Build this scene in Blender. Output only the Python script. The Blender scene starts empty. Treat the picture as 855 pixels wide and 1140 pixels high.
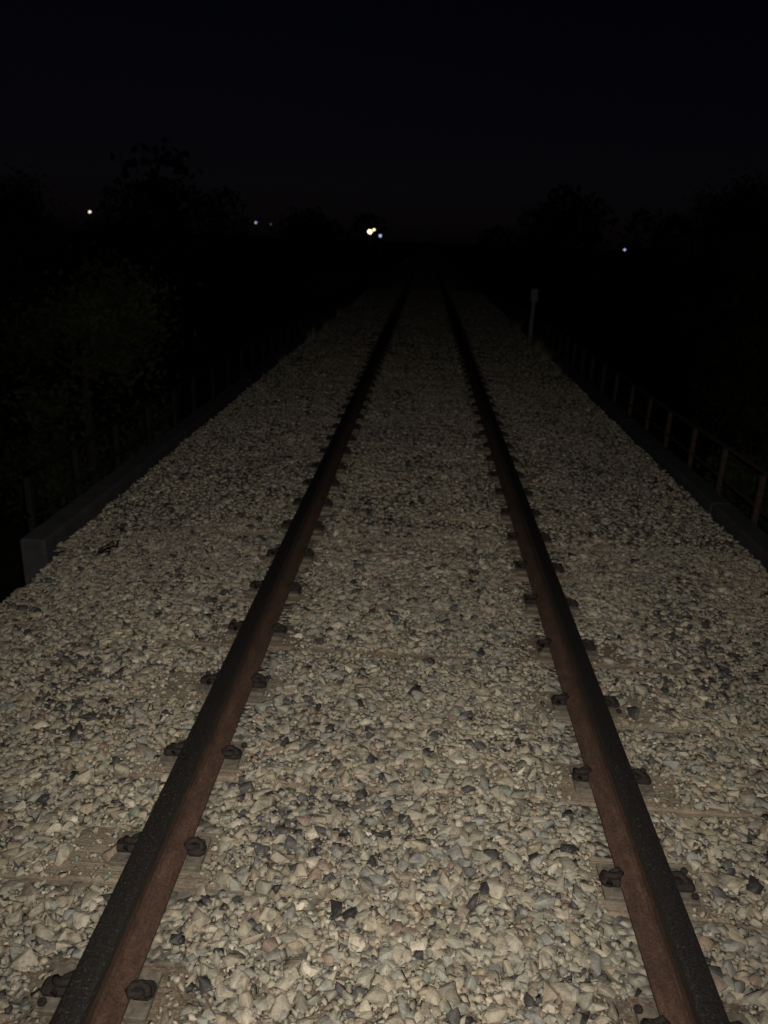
import bpy, bmesh, math, random
import numpy as np
from mathutils import Vector, Matrix, noise
random.seed(7); rng=np.random.default_rng(7)
scene=bpy.context.scene
R=math.radians
scene.view_settings.view_transform='Standard'; scene.view_settings.look='None'
scene.view_settings.exposure=0; scene.view_settings.gamma=1
def link(o,parent=None):
    scene.collection.objects.link(o)
    if parent: o.parent=parent
    return o
def empty(name,loc=(0,0,0)):
    e=bpy.data.objects.new(name,None); e.location=loc; e.empty_display_size=.2
    return link(e)
def mesh_obj(name,verts,faces,mat,parent=None,smooth=False):
    me=bpy.data.meshes.new(name); me.from_pydata([tuple(v) for v in verts],[],faces); me.update()
    if smooth:
        me.polygons.foreach_set('use_smooth',[True]*len(me.polygons))
    me.materials.append(mat)
    return link(bpy.data.objects.new(name,me),parent)
# ---------- materials
class NT:
    def __init__(s,name):
        s.m=bpy.data.materials.new(name); s.m.use_nodes=True; s.t=s.m.node_tree
        s.b=s.t.nodes['Principled BSDF']
    def n(s,typ,**kw):
        nd=s.t.nodes.new(typ)
        for k,v in kw.items():
            if k.startswith('_'): setattr(nd,k[1:],v)
            else: nd.inputs[k.replace('__',' ')].default_value=v
        return nd
    def l(s,a,b): s.t.links.new(a,b)
    def ramp(s,fac,stops,interp='LINEAR'):
        r=s.t.nodes.new('ShaderNodeValToRGB'); r.color_ramp.interpolation=interp
        e=r.color_ramp.elements
        while len(e)<len(stops): e.new(.5)
        for i,(p,c) in enumerate(stops):
            e[i].position=p; e[i].color=(*c,1)
        s.l(fac,r.inputs[0]); return r.outputs[0]
    def coords(s,scale=(1,1,1)):
        tc=s.t.nodes.new('ShaderNodeTexCoord'); mp=s.t.nodes.new('ShaderNodeMapping')
        mp.inputs['Scale'].default_value=scale; s.l(tc.outputs['Object'],mp.inputs[0]); return mp.outputs[0]
    def mix(s,fac,a,b,mode='MIX'):
        m=s.t.nodes.new('ShaderNodeMix'); m.data_type='RGBA'; m.blend_type=mode
        for sock,v in ((m.inputs[0],fac),(m.inputs[6],a),(m.inputs[7],b)):
            if isinstance(v,(int,float)): sock.default_value=v
            elif isinstance(v,tuple): sock.default_value=(*v,1)
            else: s.l(v,sock)
        return m.outputs[2]
    def bump(s,h,dist,strength=1):
        b=s.n('ShaderNodeBump',Strength=strength,Distance=dist); s.l(h,b.inputs['Height'])
        s.l(b.outputs[0],s.b.inputs['Normal'])
    def noise(s,co,scale,detail=4,rough=.6):
        n=s.n('ShaderNodeTexNoise',Scale=scale,Detail=detail,Roughness=rough); s.l(co,n.inputs['Vector']); return n.outputs[0]
def m_stone():
    k=NT('crushed_stone'); a=k.n('ShaderNodeAttribute',_attribute_name='stone_col')
    co=k.coords(); f=k.noise(co,45,4,.65); g=k.noise(co,1.1,3,.6)
    v=k.ramp(f,[(.25,(.6,.6,.61)),(.5,(1,.98,.95)),(.75,(1.22,1.18,1.1))])
    c=k.mix(1.0,a.outputs[0],v,'MULTIPLY')
    d=k.ramp(g,[(.3,(.8,.79,.8)),(.65,(1.08,1.05,1.0))]); c=k.mix(1.0,c,d,'MULTIPLY')
    k.l(c,k.b.inputs['Base Color'])
    k.b.inputs['Roughness'].default_value=.6; k.b.inputs['Specular IOR Level'].default_value=.4
    k.bump(f,.008,.85); return k.m
def m_bed():
    k=NT('ballast_bed'); co=k.coords()
    v=k.n('ShaderNodeTexVoronoi',Scale=34); k.l(co,v.inputs['Vector'])
    bw=k.n('ShaderNodeSeparateColor'); k.l(v.outputs['Color'],bw.inputs[0])
    c=k.ramp(bw.outputs[0],[(0,(.06,.055,.05)),(.2,(.17,.155,.13)),(.6,(.235,.215,.18)),(1,(.30,.275,.23))])
    d=k.ramp(v.outputs['Distance'],[(.25,(1,1,1)),(.8,(.5,.5,.5))])
    c=k.mix(1.,c,d,'MULTIPLY'); k.l(c,k.b.inputs['Base Color']); k.b.inputs['Roughness'].default_value=.9
    inv=k.ramp(v.outputs['Distance'],[(.1,(1,1,1)),(.8,(0,0,0))]); k.bump(inv,.015); return k.m
def m_simple(name,c1,c2,scale,rough=.8,metal=0,bd=.003,stretch=(1,1,1),spec=.3):
    k=NT(name); co=k.coords(stretch); f=k.noise(co,scale,6,.65)
    k.l(k.ramp(f,[(.3,c1),(.7,c2)]),k.b.inputs['Base Color'])
    k.b.inputs['Roughness'].default_value=rough; k.b.inputs['Metallic'].default_value=metal
    k.b.inputs['Specular IOR Level'].default_value=spec
    k.bump(f,bd); return k.m
def m_rail():
    k=NT('rusted_rail_steel'); co=k.coords((1,.35,1)); f=k.noise(co,26,6,.75); co2=k.coords(); g=k.noise(co2,130,5,.75)
    rust=k.ramp(f,[(.25,(.034,.021,.017)),(.5,(.066,.039,.030)),(.8,(.12,.076,.058))])
    fl=k.ramp(g,[(.38,(.6,.57,.55)),(.6,(1.15,1.12,1.1))]); rust=k.mix(1.,rust,fl,'MULTIPLY')
    tc=k.t.nodes.new('ShaderNodeTexCoord'); sx=k.n('ShaderNodeSeparateXYZ'); k.l(tc.outputs['Object'],sx.inputs[0])
    top=k.n('ShaderNodeMapRange'); top.inputs[1].default_value=.118; top.inputs[2].default_value=.150; k.l(sx.outputs[2],top.inputs[0])
    worn=k.ramp(g,[(.35,(.016,.015,.017)),(.60,(.034,.030,.029)),(.70,(.19,.165,.14))])
    c=k.mix(top.outputs[0],rust,worn); k.l(c,k.b.inputs['Base Color'])
    mm=k.n('ShaderNodeMath',_operation='MULTIPLY'); mm.inputs[1].default_value=.5; k.l(top.outputs[0],mm.inputs[0]); k.l(mm.outputs[0],k.b.inputs['Metallic'])
    rr=k.n('ShaderNodeMapRange'); rr.inputs[3].default_value=.92; rr.inputs[4].default_value=.42; k.l(top.outputs[0],rr.inputs[0]); k.l(rr.outputs[0],k.b.inputs['Roughness'])
    k.b.inputs['Specular IOR Level'].default_value=.2
    k.bump(g,.0035,1); return k.m
def m_wood():
    k=NT('weathered_tie_wood'); a=k.n('ShaderNodeAttribute',_attribute_name='tie_tint')
    co=k.coords((2.2,60,60)); f=k.noise(co,1.6,7,.7); co2=k.coords(); g=k.noise(co2,9,5,.6); h=k.noise(co2,85,4,.7)
    c=k.ramp(f,[(.3,(.085,.07,.056)),(.5,(.165,.14,.112)),(.75,(.24,.212,.175))])
    c=k.mix(1.,c,a.outputs[0],'MULTIPLY')
    d=k.ramp(g,[(.35,(.6,.56,.54)),(.65,(1.1,1.08,1.02))]); c=k.mix(1.,c,d,'MULTIPLY')
    dust=k.ramp(h,[(.45,(0,0,0)),(.62,(1,1,1))]); ds=k.n('ShaderNodeSeparateColor'); k.l(dust,ds.inputs[0])
    mu=k.n('ShaderNodeMath',_operation='MULTIPLY'); mu.inputs[1].default_value=.5; k.l(ds.outputs[0],mu.inputs[0])
    c=k.mix(mu.outputs[0],c,(.25,.228,.185))
    k.l(c,k.b.inputs['Base Color']); k.b.inputs['Roughness'].default_value=.9; k.bump(f,.007,1); return k.m
def m_leaf(name,a,b):
    k=NT(name); co=k.coords(); f=k.noise(co,1.3,2,.6)
    k.l(k.ramp(f,[(.35,a),(.65,b)]),k.b.inputs['Base Color']); k.b.inputs['Roughness'].default_value=.8
    k.b.inputs['Specular IOR Level'].default_value=.1; return k.m
def m_emit(name,col,st):
    k=NT(name); k.b.inputs['Base Color'].default_value=(.8,.8,.8,1)
    k.b.inputs['Emission Color'].default_value=(*col,1); k.b.inputs['Emission Strength'].default_value=st; return k.m
STONE=m_stone(); BED=m_bed(); RAIL=m_rail(); WOOD=m_wood()
PLATE=m_simple('dusty_plate',(.05,.042,.035),(.16,.14,.115),40,.9,0,.002)
CLIP=m_simple('dark_clip_steel',(.010,.009,.009),(.028,.022,.02),60,.8,0,.001,spec=.15)
CONC=m_simple('weathered_concrete',(.020,.020,.024),(.042,.041,.046),7,.95,0,.004)
RAILING=m_simple('rusted_railing_steel',(.018,.013,.012),(.05,.033,.027),30,.8,0,.001,spec=.15)
RAILING2=m_simple('shaded_railing_steel',(.005,.005,.006),(.012,.011,.012),30,.8,0,.001,spec=.15)  # left railing: night darkness put into the steel colour so it barely shows
GROUND=m_simple('earth_and_weeds',(.03,.028,.018),(.06,.062,.035),3.5,.95,0,.05)
BARK=m_simple('bark',(.04,.033,.028),(.08,.065,.05),8,.9,0,.02,(4,4,.7))
LEAF=m_leaf('foliage',(.04,.045,.026),(.08,.09,.05)); LEAF2=m_leaf('foliage_dry',(.045,.045,.025),(.09,.085,.045))
DRY=m_leaf('dry_grass',(.10,.09,.065),(.24,.22,.17))
TWIG=m_leaf('dead_weed',(.008,.007,.006),(.02,.016,.013))
GREYP=m_simple('weathered_grey_paint',(.10,.10,.10),(.2,.195,.19),14,.8,0,.001)
BLACKP=m_simple('black_paint',(.02,.02,.02),(.04,.04,.04),14,.6,0,.001)
# ---------- layout constants
GX=0.7525; EDGE=2.32; BR0,BR1=4.45,36.0; TIE=0.495; TIE0=1.45-3*TIE
def terr(x,y):
    ax=abs(x)
    emb=-0.30 if ax<2.3 else max(-4.2,-0.30-(ax-2.3)*1.0)
    n=noise.noise(Vector((x*.07,y*.07,0)))*.9+noise.noise(Vector((x*.4,y*.4,3)))*.18
    w=min(1,max(0,(ax-3)/6))
    t=0
    if y>BR0-.9: t=min(1,(y-BR0+.9)/1.6)
    if y>BR1-1: t=max(0,1-(y-BR1+1)/3.)
    base=emb*(1-t)+(-4.6)*t
    if y>BR1+2:
        f=min(1,(y-BR1-2)/30); base=max(base,-4.2+2.4*f) if ax>2.3 else base
    return base+n*w+(noise.noise(Vector((x*.5,y*.5,9)))*.12*t)
xs=np.unique(np.concatenate([np.linspace(-12,12,73),np.geomspace(12,700,26),-np.geomspace(12,700,26)]))
ys=np.unique(np.concatenate([-np.geomspace(4,500,16),np.linspace(-4,44,97),np.geomspace(44,1200,36)]))
V=[(x,y,terr(x,y)) for y in ys for x in xs]; nx=len(xs)
F=[(j*nx+i,j*nx+i+1,(j+1)*nx+i+1,(j+1)*nx+i) for j in range(len(ys)-1) for i in range(nx-1)]
mesh_obj('ground',V,F,GROUND,smooth=True)
def bed_z(x,y):
    ax=abs(x)
    z=-0.022
    if ax>1.35: z-=(ax-1.35)*.05
    if ax>2.15 and y<BR0:
        t=min(1,max(0,(y-2.9)/1.0)); wob=.07*noise.noise(Vector((y*2,0,1)))
        lim=EDGE-.04+wob-t*.08
        if ax>lim: z-=(ax-lim)*(.62+3.2*t)
    z+=noise.noise(Vector((x*1.3,y*1.3,5)))*.022
    return z
ny_=np.concatenate([np.arange(-3,BR0,.15),[BR0]]); nxs=np.linspace(-4.4,4.4,90)
V=[(x,y,bed_z(x,min(y,BR0-.001))) for y in ny_ for x in nxs]; w=len(nxs)
F=[(j*w+i,j*w+i+1,(j+1)*w+i+1,(j+1)*w+i) for j in range(len(ny_)-1) for i in range(w-1)]
bed=empty('ballast')
mesh_obj('ballast_bed_near',V,F,BED,bed)
ny_=np.concatenate([np.arange(BR0,30,.3),np.geomspace(30,160,30)]); nxs=np.linspace(-2.3,2.3,30); w=len(nxs)
V=[(x,y,bed_z(x,max(y,BR0+.01))) for y in ny_ for x in nxs]
F=[(j*w+i,j*w+i+1,(j+1)*w+i+1,(j+1)*w+i) for j in range(len(ny_)-1) for i in range(w-1)]
mesh_obj('ballast_bed_deck',V,F,BED,bed)
# ---------- stones
def proto(bev,npts):
    bm=bmesh.new()
    s=np.array([1,random.uniform(.6,.98),random.uniform(.42,.7)])
    for _ in range(npts):
        p=rng.normal(size=3); p/=np.max(np.abs(p))**.75*np.linalg.norm(p)**.25
        p*=s*random.uniform(.7,1.0); bm.verts.new(p)
    bmesh.ops.convex_hull(bm,input=bm.verts)
    bmesh.ops.delete(bm,geom=[v for v in bm.verts if not v.link_faces],context='VERTS')
    bmesh.ops.dissolve_limit(bm,angle_limit=R(20),verts=bm.verts,edges=bm.edges)
    if bev: bmesh.ops.bevel(bm,geom=list(bm.edges),offset=.025,segments=1,affect='EDGES',clamp_overlap=True)
    bmesh.ops.triangulate(bm,faces=bm.faces)
    bm.verts.index_update()
    v=np.array([x.co[:] for x in bm.verts]); f=np.array([[q.index for q in fc.verts] for fc in bm.faces]); bm.free()
    return v-v.mean(0),f
tie_info={}
def tie_expo(k,side):
    if (k,side) not in tie_info:
        r=random.Random(k*7+side*131+5)
        tie_info[(k,side)]=(r.uniform(.12,.24),r.uniform(.13,.36),r.random())
    return tie_info[(k,side)]
PAL=[((.29,.265,.22),26),((.25,.245,.215),18),((.33,.305,.26),12),((.22,.222,.215),13),((.265,.23,.185),13),((.195,.182,.158),11),((.21,.165,.138),5),((.43,.40,.35),4),((.165,.185,.168),2)]
pc=np.array([p[0] for p in PAL]); pw=np.array([p[1] for p in PAL],float); pw/=pw.sum()
def scatter(name,x0,x1,y0,y1,sp,smin,smax,bev,dz,npro=40,mode='main'):
    protos=[proto(bev,random.randint(9,13)) for _ in range(npro)]
    gx=np.arange(x0,x1,sp); gy=np.arange(y0,y1,sp)
    X,Y=np.meshgrid(gx,gy); X=(X+rng.uniform(-.5,.5,X.shape)*sp).ravel(); Y=(Y+rng.uniform(-.5,.5,Y.shape)*sp).ravel()
    keep=[];Z=[];C=[];S=[]
    for i in range(len(X)):
        x,y=X[i],Y[i]; u=rng.random(); s=smin+(smax-smin)*u**1.6
        ax=abs(x); side=1 if x>0 else -1; d=ax-GX
        if y>BR0-.05 and ax>EDGE-.03: continue
        if abs(d)<.055: continue
        k=round((y-TIE0)/TIE); dy=abs(y-TIE0-k*TIE)
        onT=dy<.125 and ax<1.3
        if mode=='grit':
            if not onT or abs(d)<.13: continue
            a,b,c=tie_expo(k,side); lim=a if d<0 else b
            if abs(d)<lim and rng.random()<.55: continue
            z=0.002+s*.2
        else:
            z=bed_z(x,y)+dz+rng.uniform(-.006,.007)
            if abs(d)<.12: z-=.02
            if onT:
                a,b,c=tie_expo(k,side)
                lim=a if d<0 else b
                edge=lim+.04*math.sin(y*60+k)
                if abs(d)<edge+s*.3 and rng.random()<.88: continue
                if abs(d)<.15: continue
                z=max(z,0.0+s*.2)
        nn=noise.noise(Vector((x*1.7,y*1.7,2))); pd=.05+max(0,nn-.08)*.45
        if mode=='grit': pd*=.3
        if rng.random()<pd: c=np.array([.038,.037,.04])*rng.uniform(.6,2.1)
        else: c=pc[rng.choice(len(pc),p=pw)]*rng.uniform(.78,1.1)
        keep.append(i);Z.append(z);C.append(c);S.append(s)
    X=X[keep];Y=Y[keep];Z=np.array(Z);C=np.array(C);S=np.array(S); n=len(X)
    pid=rng.integers(0,npro,n)
    az=rng.uniform(0,2*np.pi,n); tx=rng.normal(0,.22,n); ty=rng.normal(0,.22,n)
    ca,sa=np.cos(az),np.sin(az); cx,sx=np.cos(tx),np.sin(tx); cy,sy=np.cos(ty),np.sin(ty)
    z0=np.zeros(n); o=np.ones(n)
    Rz=np.stack([ca,-sa,z0,sa,ca,z0,z0,z0,o],1).reshape(n,3,3)
    Rx=np.stack([o,z0,z0,z0,cx,-sx,z0,sx,cx],1).reshape(n,3,3)
    Ry=np.stack([cy,z0,sy,z0,o,z0,-sy,z0,cy],1).reshape(n,3,3)
    M=Rx@Ry@Rz
    VV=[];FF=[];CC=[];off=0
    for p in range(npro):
        idx=np.where(pid==p)[0]
        if len(idx)==0: continue
        pv,pf=protos[p]
        vv=np.einsum('nij,vj->nvi',M[idx],pv)*S[idx][:,None,None]*.5
        vv+=np.stack([X[idx],Y[idx],Z[idx]],1)[:,None,:]
        ff=pf[None]+(np.arange(len(idx))*len(pv))[:,None,None]+off
        VV.append(vv.reshape(-1,3)); FF.append(ff.reshape(-1,3)); CC.append(np.repeat(C[idx],len(pv),0)); off+=len(idx)*len(pv)
    VV=np.concatenate(VV);FF=np.concatenate(FF);CC=np.concatenate(CC)
    me=bpy.data.meshes.new(name); me.vertices.add(len(VV)); me.vertices.foreach_set('co',VV.astype(np.float32).ravel())
    me.loops.add(FF.size); me.loops.foreach_set('vertex_index',FF.astype(np.int32).ravel())
    me.polygons.add(len(FF)); me.polygons.foreach_set('loop_start',np.arange(0,FF.size,3,dtype=np.int32))
    me.update(calc_edges=True)
    at=me.attributes.new('stone_col','FLOAT_COLOR','POINT')
    at.data.foreach_set('color',np.concatenate([CC,np.ones((len(CC),1))],1).astype(np.float32).ravel())
    me.materials.append(STONE); link(bpy.data.objects.new(name,me),bed); print(name,n,len(VV))
scatter('stones_near',-2.6,2.6,.3,5.0,.031,.032,.080,True,.009)
scatter('stones_near_lower',-2.6,2.6,.3,5.0,.023,.022,.042,False,.008)
scatter('grit_on_ties',-1.3,1.3,.3,6.0,.017,.010,.034,False,0,mode='grit')
scatter('grit_on_ties_far',-1.3,1.3,6.0,13.0,.034,.022,.045,False,0,mode='grit')
scatter('stones_mid',-2.35,2.35,5.0,11.0,.035,.036,.074,False,.014)
scatter('stones_far',-2.35,2.35,11.0,20.0,.06,.05,.09,False,.018)
scatter('stones_distant',-2.35,2.35,20.0,33.0,.09,.07,.12,False,.016)
scatter('stones_behind',-2.6,2.6,-2.0,.3,.06,.06,.085,False,.012)
scatter('stones_slope_left',-4.2,-2.6,-1.0,4.3,.06,.05,.08,False,.012)
scatter('stones_slope_right',2.6,4.2,-1.0,4.3,.06,.05,.08,False,.012)
# ---------- track
track=empty('railway_track')
half=[(0.07,0),(0.07,0.010),(0.045,.017),(0.018,0.028),(0.010,0.042),(0.0085,0.075),(0.0095,.108),(0.014,.122),(0.033,0.131),(0.0355,0.136),(0.036,0.153),(0.033,0.162),(0.024,.167),(0.011,.1685)]
prof=half+[(-x,z) for x,z in reversed(half)]
yy=np.concatenate([np.arange(-3,30,1.5),np.arange(30,170,10)]); m=len(prof)
V=[(x,y,z) for y in yy for x,z in prof]
F=[(j*m+i,j*m+(i+1)%m,(j+1)*m+(i+1)%m,(j+1)*m+i) for j in range(len(yy)-1) for i in range(m)]
F.append(tuple(range(m))); F.append(tuple(reversed(range((len(yy)-1)*m,len(yy)*m))))
for nm,x in (('rail_a',-GX),('rail_b',GX)):
    o=mesh_obj(nm,V,F,RAIL,track); o.location=(x,0,.02)
    bm=bmesh.new(); bm.from_mesh(o.data); bmesh.ops.recalc_face_normals(bm,faces=bm.faces); bm.to_mesh(o.data); bm.free()
NT_=int(60/TIE)
V=[];F=[];T=[]
tn=26
for k in range(-6,NT_):
    y0=TIE0+k*TIE; r=random.Random(k+99)
    tint=(r.uniform(.8,1.15)); red=r.uniform(.0,.12) 
    if r.random()<.35: tint*=.62; red=.2
    ang=r.uniform(-.012,.012); L=1.3+r.uniform(-.04,.02)
    ring=[(-.115,-.17),(-.115,-.012),(-.108,-.003),(-.06,0),(0,.001),(.06,0),(.108,-.003),(.115,-.012),(.115,-.17)]
    b=len(V); q=len(ring)
    for i in range(tn+1):
        x=-L+2*L*i/tn
        for (a,z) in ring:
            wob=noise.noise(Vector((x*2,a*20,k)))*.004
            V.append((x,y0+a+ang*x+wob,z+(wob*1.0 if z>-.1 else 0)-.001)); T.append((tint*(1+red),tint,tint*(1-red*.5),1))
    for i in range(tn):
        for j in range(q):
            F.append((b+i*q+j,b+i*q+(j+1)%q,b+(i+1)*q+(j+1)%q,b+(i+1)*q+j))
    F.append(tuple(b+j for j in range(q))); F.append(tuple(b+tn*q+j for j in reversed(range(q))))
o=mesh_obj('wooden_ties',V,F,WOOD,track)
at=o.data.attributes.new('tie_tint','FLOAT_COLOR','POINT'); at.data.foreach_set('color',np.array(T,dtype=np.float32).ravel())
bm=bmesh.new(); bm.from_mesh(o.data); bmesh.ops.recalc_face_normals(bm,faces=bm.faces); bm.to_mesh(o.data); bm.free()
def boxbm(bm,cx,cy,cz,sx,sy,sz,bev=.003,rot=0):
    r=bmesh.ops.create_cube(bm,size=1); vs=r['verts']
    for v in vs: v.co=Vector((v.co.x*sx,v.co.y*sy,v.co.z*sz))
    if bev:
        es=list({e for v in vs for e in v.link_edges}); rr=bmesh.ops.bevel(bm,geom=es,offset=bev,segments=1,affect='EDGES')
        vs=list({v for f in rr['faces'] for v in f.verts}|set(v for v in vs if v.is_valid))
    M=Matrix.Translation((cx,cy,cz))@Matrix.Rotation(rot,4,'Z')
    for v in vs: v.co=M@v.co
def tube(pts,rad,seg=6):
    V=[];F=[];n=len(pts)
    P=[Vector(p) for p in pts]; up=Vector((0,0,1))
    for i,p in enumerate(P):
        t=(P[min(i+1,n-1)]-P[max(i-1,0)]).normalized()
        a=t.cross(up if abs(t.dot(up))<.95 else Vector((1,0,0))).normalized(); b=t.cross(a)
        r=rad[i] if isinstance(rad,(list,tuple)) else rad
        for s in range(seg):
            an=2*math.pi*s/seg; V.append(tuple(p+a*math.cos(an)*r+b*math.sin(an)*r))
    for i in range(n-1):
        for s in range(seg): F.append((i*seg+s,i*seg+(s+1)%seg,(i+1)*seg+(s+1)%seg,(i+1)*seg+s))
    F.append(tuple(range(seg))); F.append(tuple(range((n-1)*seg,n*seg))); return V,F
bm=bmesh.new(); bs=bmesh.new()
clipV=[];clipF=[]
base=[(.108,.026,.022),(.100,.0,.026),(.090,-.016,.034),(.072,-.022,.040),(.066,-.010,.040),(.075,.004,.043),(.094,.008,.044),(.110,.0,.038),(.118,-.016,.030)]
cv,cf=tube(base,.011,6)
for k in range(-4,54):
    y0=TIE0+k*TIE
    for s in (-1,1):
        cx=s*GX; r=random.Random(k*3+s)
        boxbm(bm,cx+s*.02,y0,.0085,.29,.14,.019,.003)
        for t in (-1,1):
            out=(t==s); ex=.025 if out else 0
            boxbm(bs,cx+t*(.096+ex),y0+r.uniform(-.01,.01),.023,.054+ex+r.uniform(0,.015),.052,.032,.011)
            for q in (-1,1):
                if r.random()<.35:
                    boxbm(bs,cx+t*(.125+ex)+r.uniform(-.004,.004),y0+q*.05,.022+r.uniform(0,.008),.022,.022,.018,.006,r.uniform(-.5,.5))
            b=len(clipV); dy=r.uniform(-.012,.012); fl=1 if t>0 else -1
            clipV+= [(cx+t*(v[0]+ex*.8),y0+dy+fl*v[1],v[2]+.005) for v in cv]; clipF+=[tuple(b+i for i in f) for f in cf]
for nm,bb,mt in (('tie_plates',bm,PLATE),('clip_housings',bs,CLIP)):
    me=bpy.data.meshes.new(nm); bb.to_mesh(me); bb.free(); me.materials.append(mt); link(bpy.data.objects.new(nm,me),track)
mesh_obj('rail_clips',clipV,clipF,CLIP,track,True)
# ---------- bridge
bridge=empty('railway_bridge')
def box(name,c,s,mat,parent,bev=.01):
    b=bmesh.new(); boxbm(b,*c,*s,bev); me=bpy.data.meshes.new(name); b.to_mesh(me); b.free(); me.materials.append(mat)
    return link(bpy.data.objects.new(name,me),parent)
L=BR1-BR0
box('deck_slab',(0,(BR0+BR1)/2,-.50),(5.0,L,.40),CONC,bridge,.02)
box('girder_a',(-1.3,(BR0+BR1)/2,-1.2),(.5,L-.4,.99),CONC,bridge,.02)
box('girder_b',(1.3,(BR0+BR1)/2,-1.2),(.5,L-.4,.99),CONC,bridge,.02)
for i,y in enumerate((BR0+.3,BR0+11,BR0+21,BR1-.3)):
    box('pier_%d'%i,(0,y,-3.5),(4.2,.8,3.6),CONC,bridge,.05)
def curb(name,s,y0,y1):
    b=bmesh.new(); y=y0
    while y<y1:
        l=min(3.0,y1-y); boxbm(b,s*(EDGE+.09)+random.uniform(-.004,.004),y+l/2,-.16+random.uniform(-.004,.004),.17,l-.012,.36,.015); y+=l
    me=bpy.data.meshes.new(name); b.to_mesh(me); b.free(); me.materials.append(CONC); link(bpy.data.objects.new(name,me),bridge)
curb('curb_a',-1,BR0-.05,BR1); curb('curb_b',1,2.9,BR1)
box('abutment_a',(0,BR0-.35,-2.6),(4.4,.6,4.4),CONC,bridge,.03)
def railing(name,s,y0,y1,mat):
    e=empty(name); b=bmesh.new(); X=s*(EDGE+.26); y=y0
    while y<y1:
        lean=random.uniform(-.012,.012)
        boxbm(b,X+lean,y,-.10,.042,.042,.86,.004)
        boxbm(b,X-s*.03,y,-.40,.09,.10,.012,.002)
        y+=.78
    me=bpy.data.meshes.new('posts'); b.to_mesh(me); b.free(); me.materials.append(mat); link(bpy.data.objects.new('posts',me),e)
    for nm,z,r in (('top_rail',.335,.018),('mid_rail',.07,.014)):
        pts=[(X+.01*math.sin(t*1.3),t,z+.01*math.sin(t*.9+z*9)) for t in np.arange(y0-.05,y1,.38)]
        v,f=tube(pts,r,8); mesh_obj(nm,v,f,mat,e,True)
railing('bridge_railing',1,2.56,BR1,RAILING)
railing('bridge_railing',-1,4.75,BR1,RAILING2)
# ---------- trackside marker post
mp=empty('marker_post',(2.2,16.4,0))
v,f=tube([(0,0,-.1),(0,0,.5),(.004,0,1.02),(.004,0,1.05)],[.045,.042,.04,.02],10); mesh_obj('post',v,f,GREYP,mp,True)
box('marker_blade',(0,-.055,.92),(.14,.016,.26),GREYP,mp,.006)
# ---------- weeds
def tuft(name,x,y,z,n,h,mat,spread):
    V=[];F=[]
    for i in range(n):
        a=random.uniform(0,6.28); r=abs(random.gauss(0,spread)); bx,by=math.cos(a)*r*.5,math.sin(a)*r*.5
        hh=h*random.uniform(.4,1.1); lean=random.uniform(.1,.7)*hh; w=random.uniform(.003,.006)
        dx,dy=math.cos(a),math.sin(a); b=len(V)
        for t in (0,.35,.7,1):
            ww=w*(1-t)+.0004; px=bx+dx*lean*t*t; py=by+dy*lean*t*t; pz=hh*(t-.25*t*t)
            V+= [(px-dy*ww,py+dx*ww,pz),(px+dy*ww,py-dx*ww,pz)]
        for q in range(3): F.append((b+q*2,b+q*2+1,b+q*2+3,b+q*2+2))
    o=mesh_obj(name,V,F,mat); o.location=(x,y,z)
for (x,y,h) in [(-2.2,15.6,.36),(-2.12,17.3,.42),(-2.2,12.4,.2),(2.18,14.1,.34),(2.2,15.2,.38),(2.15,12.6,.24),(2.22,19,.4),(-2.2,20.5,.4)]:
    tuft('grass_tuft',x,y,-.06,120,h,DRY,.24)
V=[];F=[]
for i in range(9):
    a=random.uniform(-.6,.9); l=random.uniform(.05,.14); el=random.uniform(.3,1.2)
    p=[(0,0,0),(math.cos(a)*l*.5*math.cos(el),math.sin(a)*l*.5,l*.5*math.sin(el)),(math.cos(a)*l,math.sin(a)*l,l*math.sin(el)*.9)]
    v,f=tube(p,[.006,.005,.002],5); b=len(V); V+=v; F+=[tuple(b+q for q in ff) for ff in f]
    for j in range(3):
        c=Vector(p[2])+Vector((random.gauss(0,.015),random.gauss(0,.015),random.gauss(0,.012))); b=len(V)
        u=Vector((random.gauss(0,1),random.gauss(0,1),random.gauss(0,1))).normalized()*.022; w2=u.cross(Vector((.3,.5,.8))).normalized()*.011
        V+=[tuple(c-u),tuple(c+w2),tuple(c+u),tuple(c-w2)]; F.append((b,b+1,b+2,b+3))
o=mesh_obj('dead_weed',V,F,TWIG); o.location=(-1.97,4.35,-.03)
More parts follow.
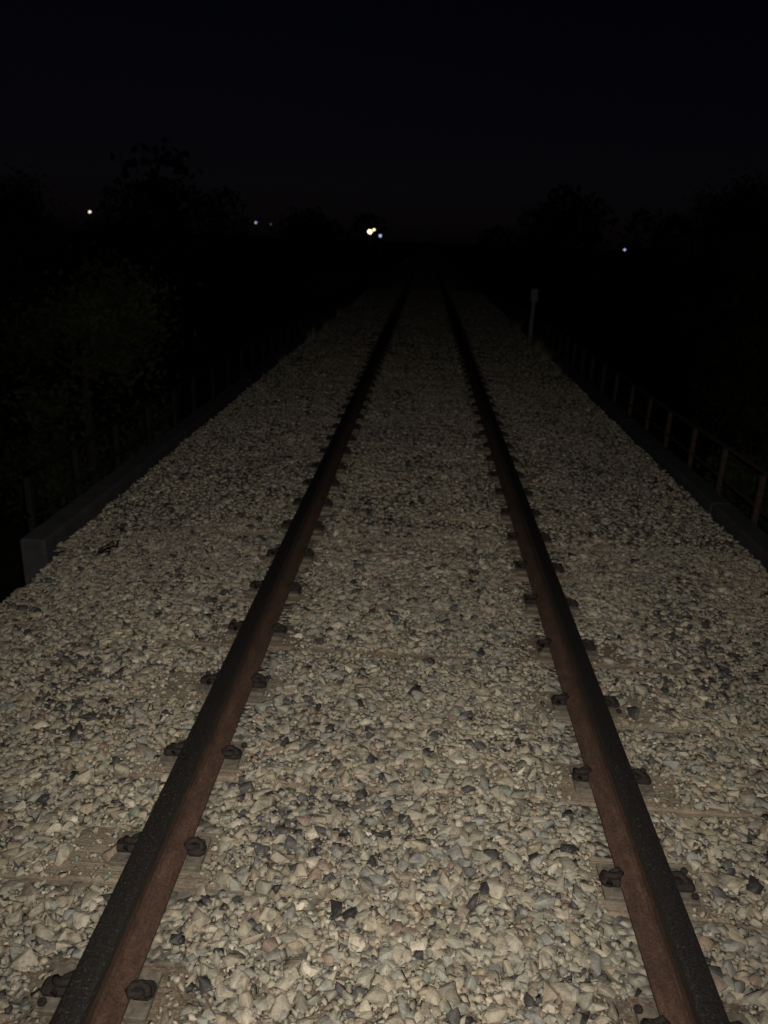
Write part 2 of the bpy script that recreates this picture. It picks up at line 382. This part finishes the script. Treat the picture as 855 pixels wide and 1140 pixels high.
# ---------- trees
def tree_meshes(seed,H,cr,leaves,leafmat):
    r=random.Random(seed); V=[];F=[]
    pts=[];rad=[];x=y=0
    for i in range(9):
        t=i/8; x+=r.gauss(0,.1);y+=r.gauss(0,.1); pts.append((x,y,H*.85*t)); rad.append(.17*(1-t)**.8+.02)
    v,f=tube(pts,rad,8); V+=v;F+=f; ends=[]
    for i in range(16):
        t=r.uniform(.18,.97); b0=Vector(pts[min(8,int(t*8))]); a=r.uniform(0,6.28); l=cr*r.uniform(.45,1.05)*(1.15-.55*t)
        d=Vector((math.cos(a),math.sin(a),r.uniform(.15,.8))).normalized()
        p=[b0]; 
        for q in range(4):
            d=(d+Vector((r.gauss(0,.18),r.gauss(0,.18),r.gauss(.05,.12)))).normalized(); p.append(p[-1]+d*l/4)
            if q>=1: ends.append(p[-1].copy())
        for q in (2,3):
            for _ in range(2):
                dd=(d+Vector((r.gauss(0,.7),r.gauss(0,.7),r.gauss(0,.4)))).normalized(); e=p[q]+dd*l*.35; ends.append(e)
                b=len(V); v,f=tube([p[q],(p[q]+e)/2+Vector((0,0,.03)),e],[.02,.013,.006],4); V+=v;F+=[tuple(b+z for z in ff) for ff in f]
        b=len(V); v,f=tube(p,[.06,.045,.03,.02,.01],5); V+=v;F+=[tuple(b+z for z in ff) for ff in f]
    me=bpy.data.meshes.new('trunk_and_limbs'); me.from_pydata([tuple(v) for v in V],[],F); me.materials.append(BARK); me.update()
    g=np.random.default_rng(seed); E=np.array([e[:] for e in ends]); c=E[g.integers(0,len(E),leaves)]+g.normal(0,1,(leaves,3))*np.array([.33,.33,.24])*cr/2.4
    u=g.normal(size=(leaves,3)); u/=np.linalg.norm(u,axis=1)[:,None]; w=np.cross(u,g.normal(size=(leaves,3))); w/=np.linalg.norm(w,axis=1)[:,None]
    s=g.uniform(.05,.1,(leaves,1)); LV=np.stack([c-u*s,c+w*s*.5,c+u*s,c-w*s*.5],1).reshape(-1,3)
    lm=bpy.data.meshes.new('foliage'); lm.from_pydata(LV.tolist(),[],[(4*i,4*i+1,4*i+2,4*i+3) for i in range(leaves)]); lm.materials.append(leafmat); lm.update()
    return me,lm
kinds=[tree_meshes(1,8,2.7,9000,LEAF),tree_meshes(2,9.5,3.0,10000,LEAF2),tree_meshes(3,6.5,2.4,8000,LEAF)]
lamps=[(-5.66,80,2.48,'w',.22),(-5.2,79,2.66,'w',.11),(-4.75,82,2.15,'b',.15),(-50,120,4.05,'w2',.19),(-33.7,160,3.95,'b',.2),(-29.8,155,3.7,'d',.14),(23.8,100,1.68,'b',.14)]
def ok(x,y,c):
    for l in lamps:
        if abs(x-l[0]*y/l[1])<c and y<l[1]: return False
    return True
def put(x,y,k,sc,rot):
    e=empty('deciduous_tree',(x,y,terr(x,y)-.1)); e.scale=(sc,)*3; e.rotation_euler=(0,0,rot)
    link(bpy.data.objects.new('trunk_and_limbs',kinds[k][0]),e); link(bpy.data.objects.new('foliage',kinds[k][1]),e)
tl=[(-8.6,9.5,1,.9),(-5.9,13.2,0,.8),(-10.6,13,2,.95),(-12.5,19,1,.95),(-13.6,23.5,2,1.1),(-15,29,0,1.1),
    (6.8,13,2,.85),(8.9,19,0,.9),(10.8,25,1,.9),(12.5,31,2,1.1),(10.5,14,1,1),(13,37,0,1.2),(-7.5,5.8,2,.75),(8.2,8.5,0,.8)]
for x,y,k,s in tl: put(x,y,k,s,random.uniform(0,6.28))
Ls=[];nn=0
g=np.random.default_rng(5)
for i in range(110):
    y=g.uniform(42,150); x=g.uniform(5,60)*(1 if g.random()<.5 else -1)
    x*= (1+y/200)
    if abs(x)<7 or not ok(x,y,3.6): continue
    n=500; z0=terr(x,y); H=g.uniform(5,10)
    th=g.uniform(0,6.28,n); ph=g.uniform(-1,1,n); rr=g.uniform(.5,1,n)**.5*(1+.35*np.sin(th*3+i)*np.cos(ph*5))
    c=np.stack([x+2.6*rr*np.sqrt(1-ph**2)*np.cos(th),y+2.6*rr*np.sqrt(1-ph**2)*np.sin(th),z0+H*.55+H*.48*rr*ph],1)
    u=g.normal(size=(n,3));u/=np.linalg.norm(u,axis=1)[:,None]; w=np.cross(u,g.normal(size=(n,3)));w/=np.linalg.norm(w,axis=1)[:,None]
    s=g.uniform(.18,.42,(n,1)); Ls.append(np.stack([c-u*s,c+w*s*.6,c+u*s,c-w*s*.6],1).reshape(-1,3)); nn+=n
LV=np.concatenate(Ls); mesh_obj('distant_trees',LV.tolist(),[(4*i,4*i+1,4*i+2,4*i+3) for i in range(nn)],LEAF)
# ---------- distant lamps
EM={'w':m_emit('warm_lamp_glass',(1,.72,.38),3.4),'w2':m_emit('warm_small_lamp_glass',(1,.85,.62),1.5),'b':m_emit('cool_lamp_glass',(.5,.62,1),.9),'d':m_emit('dim_lamp_glass',(.6,.65,.9),.15)}
for (x,y,z,c,r) in lamps:
    g0=terr(x,y); e=empty('street_lamp',(x,y,g0)); h=z-g0
    v,f=tube([(0,0,0),(0,0,.4),(0,0,h-r-.1)],[.09,.06,.045],8); mesh_obj('pole',v,f,BLACKP,e,True)
    v,f=tube([(0,0,h-r-.12),(0,0,h-r-.03),(0,0,h-r+.02)],[.05,.11,.09],10); mesh_obj('collar',v,f,BLACKP,e)
    b=bmesh.new(); bmesh.ops.create_icosphere(b,subdivisions=3,radius=r)
    for q in b.verts: q.co.z+=h
    me=bpy.data.meshes.new('globe'); b.to_mesh(me); b.free(); me.materials.append(EM[c]); link(bpy.data.objects.new('globe',me),e)
    v,f=tube([(0,0,h+r*.85),(0,0,h+r*1.05),(0,0,h+r*1.25)],[r*.6,r*.35,.01],10); mesh_obj('cap',v,f,BLACKP,e)
# ---------- world
w=bpy.data.worlds.new('World'); scene.world=w; w.use_nodes=True; t=w.node_tree
bg=t.nodes['Background']; sky=t.nodes.new('ShaderNodeTexSky'); sky.sky_type='NISHITA'; sky.sun_disc=False
sky.sun_elevation=R(35); sky.sun_rotation=R(160)
mx=t.nodes.new('ShaderNodeMix'); mx.data_type='RGBA'; mx.blend_type='MULTIPLY'; mx.inputs[0].default_value=1; mx.inputs[7].default_value=(.62,.45,.68,1)
t.links.new(sky.outputs[0],mx.inputs[6]); t.links.new(mx.outputs[2],bg.inputs[0]); bg.inputs[1].default_value=.00055
s=bpy.data.lights.new('moonlight','SUN'); s.energy=.006; s.angle=R(.5); s.color=(.72,.76,1)
so=link(bpy.data.objects.new('moonlight',s)); so.rotation_euler=(R(50),0,R(20))
# ---------- camera + phone flash
cam=bpy.data.cameras.new('camera'); cam.sensor_fit='VERTICAL'; cam.sensor_height=24; cam.sensor_width=18
cam.lens=24*861/1140; cam.clip_start=.05; cam.clip_end=3000
cam.dof.use_dof=True; cam.dof.focus_distance=2.4; cam.dof.aperture_fstop=2.4
co=link(bpy.data.objects.new('camera',cam)); scene.camera=co
Mr=Matrix.Rotation(R(2.3),4,'Z')@Matrix.Rotation(R(90-19.45),4,'X')@Matrix.Rotation(R(2.2),4,'Z')
co.matrix_world=Matrix.Translation((-.02,0,1.89))@Mr
fl=bpy.data.lights.new('phone_flash','SPOT'); fl.energy=420; fl.color=(1,.935,.80); fl.spot_size=R(98); fl.spot_blend=1; fl.shadow_soft_size=.012
fo=link(bpy.data.objects.new('phone_flash',fl))
fo.matrix_world=Matrix.Translation((.0,0.0,1.915))@Matrix.Rotation(R(2.0),4,'Z')@Matrix.Rotation(R(90-28.5),4,'X')
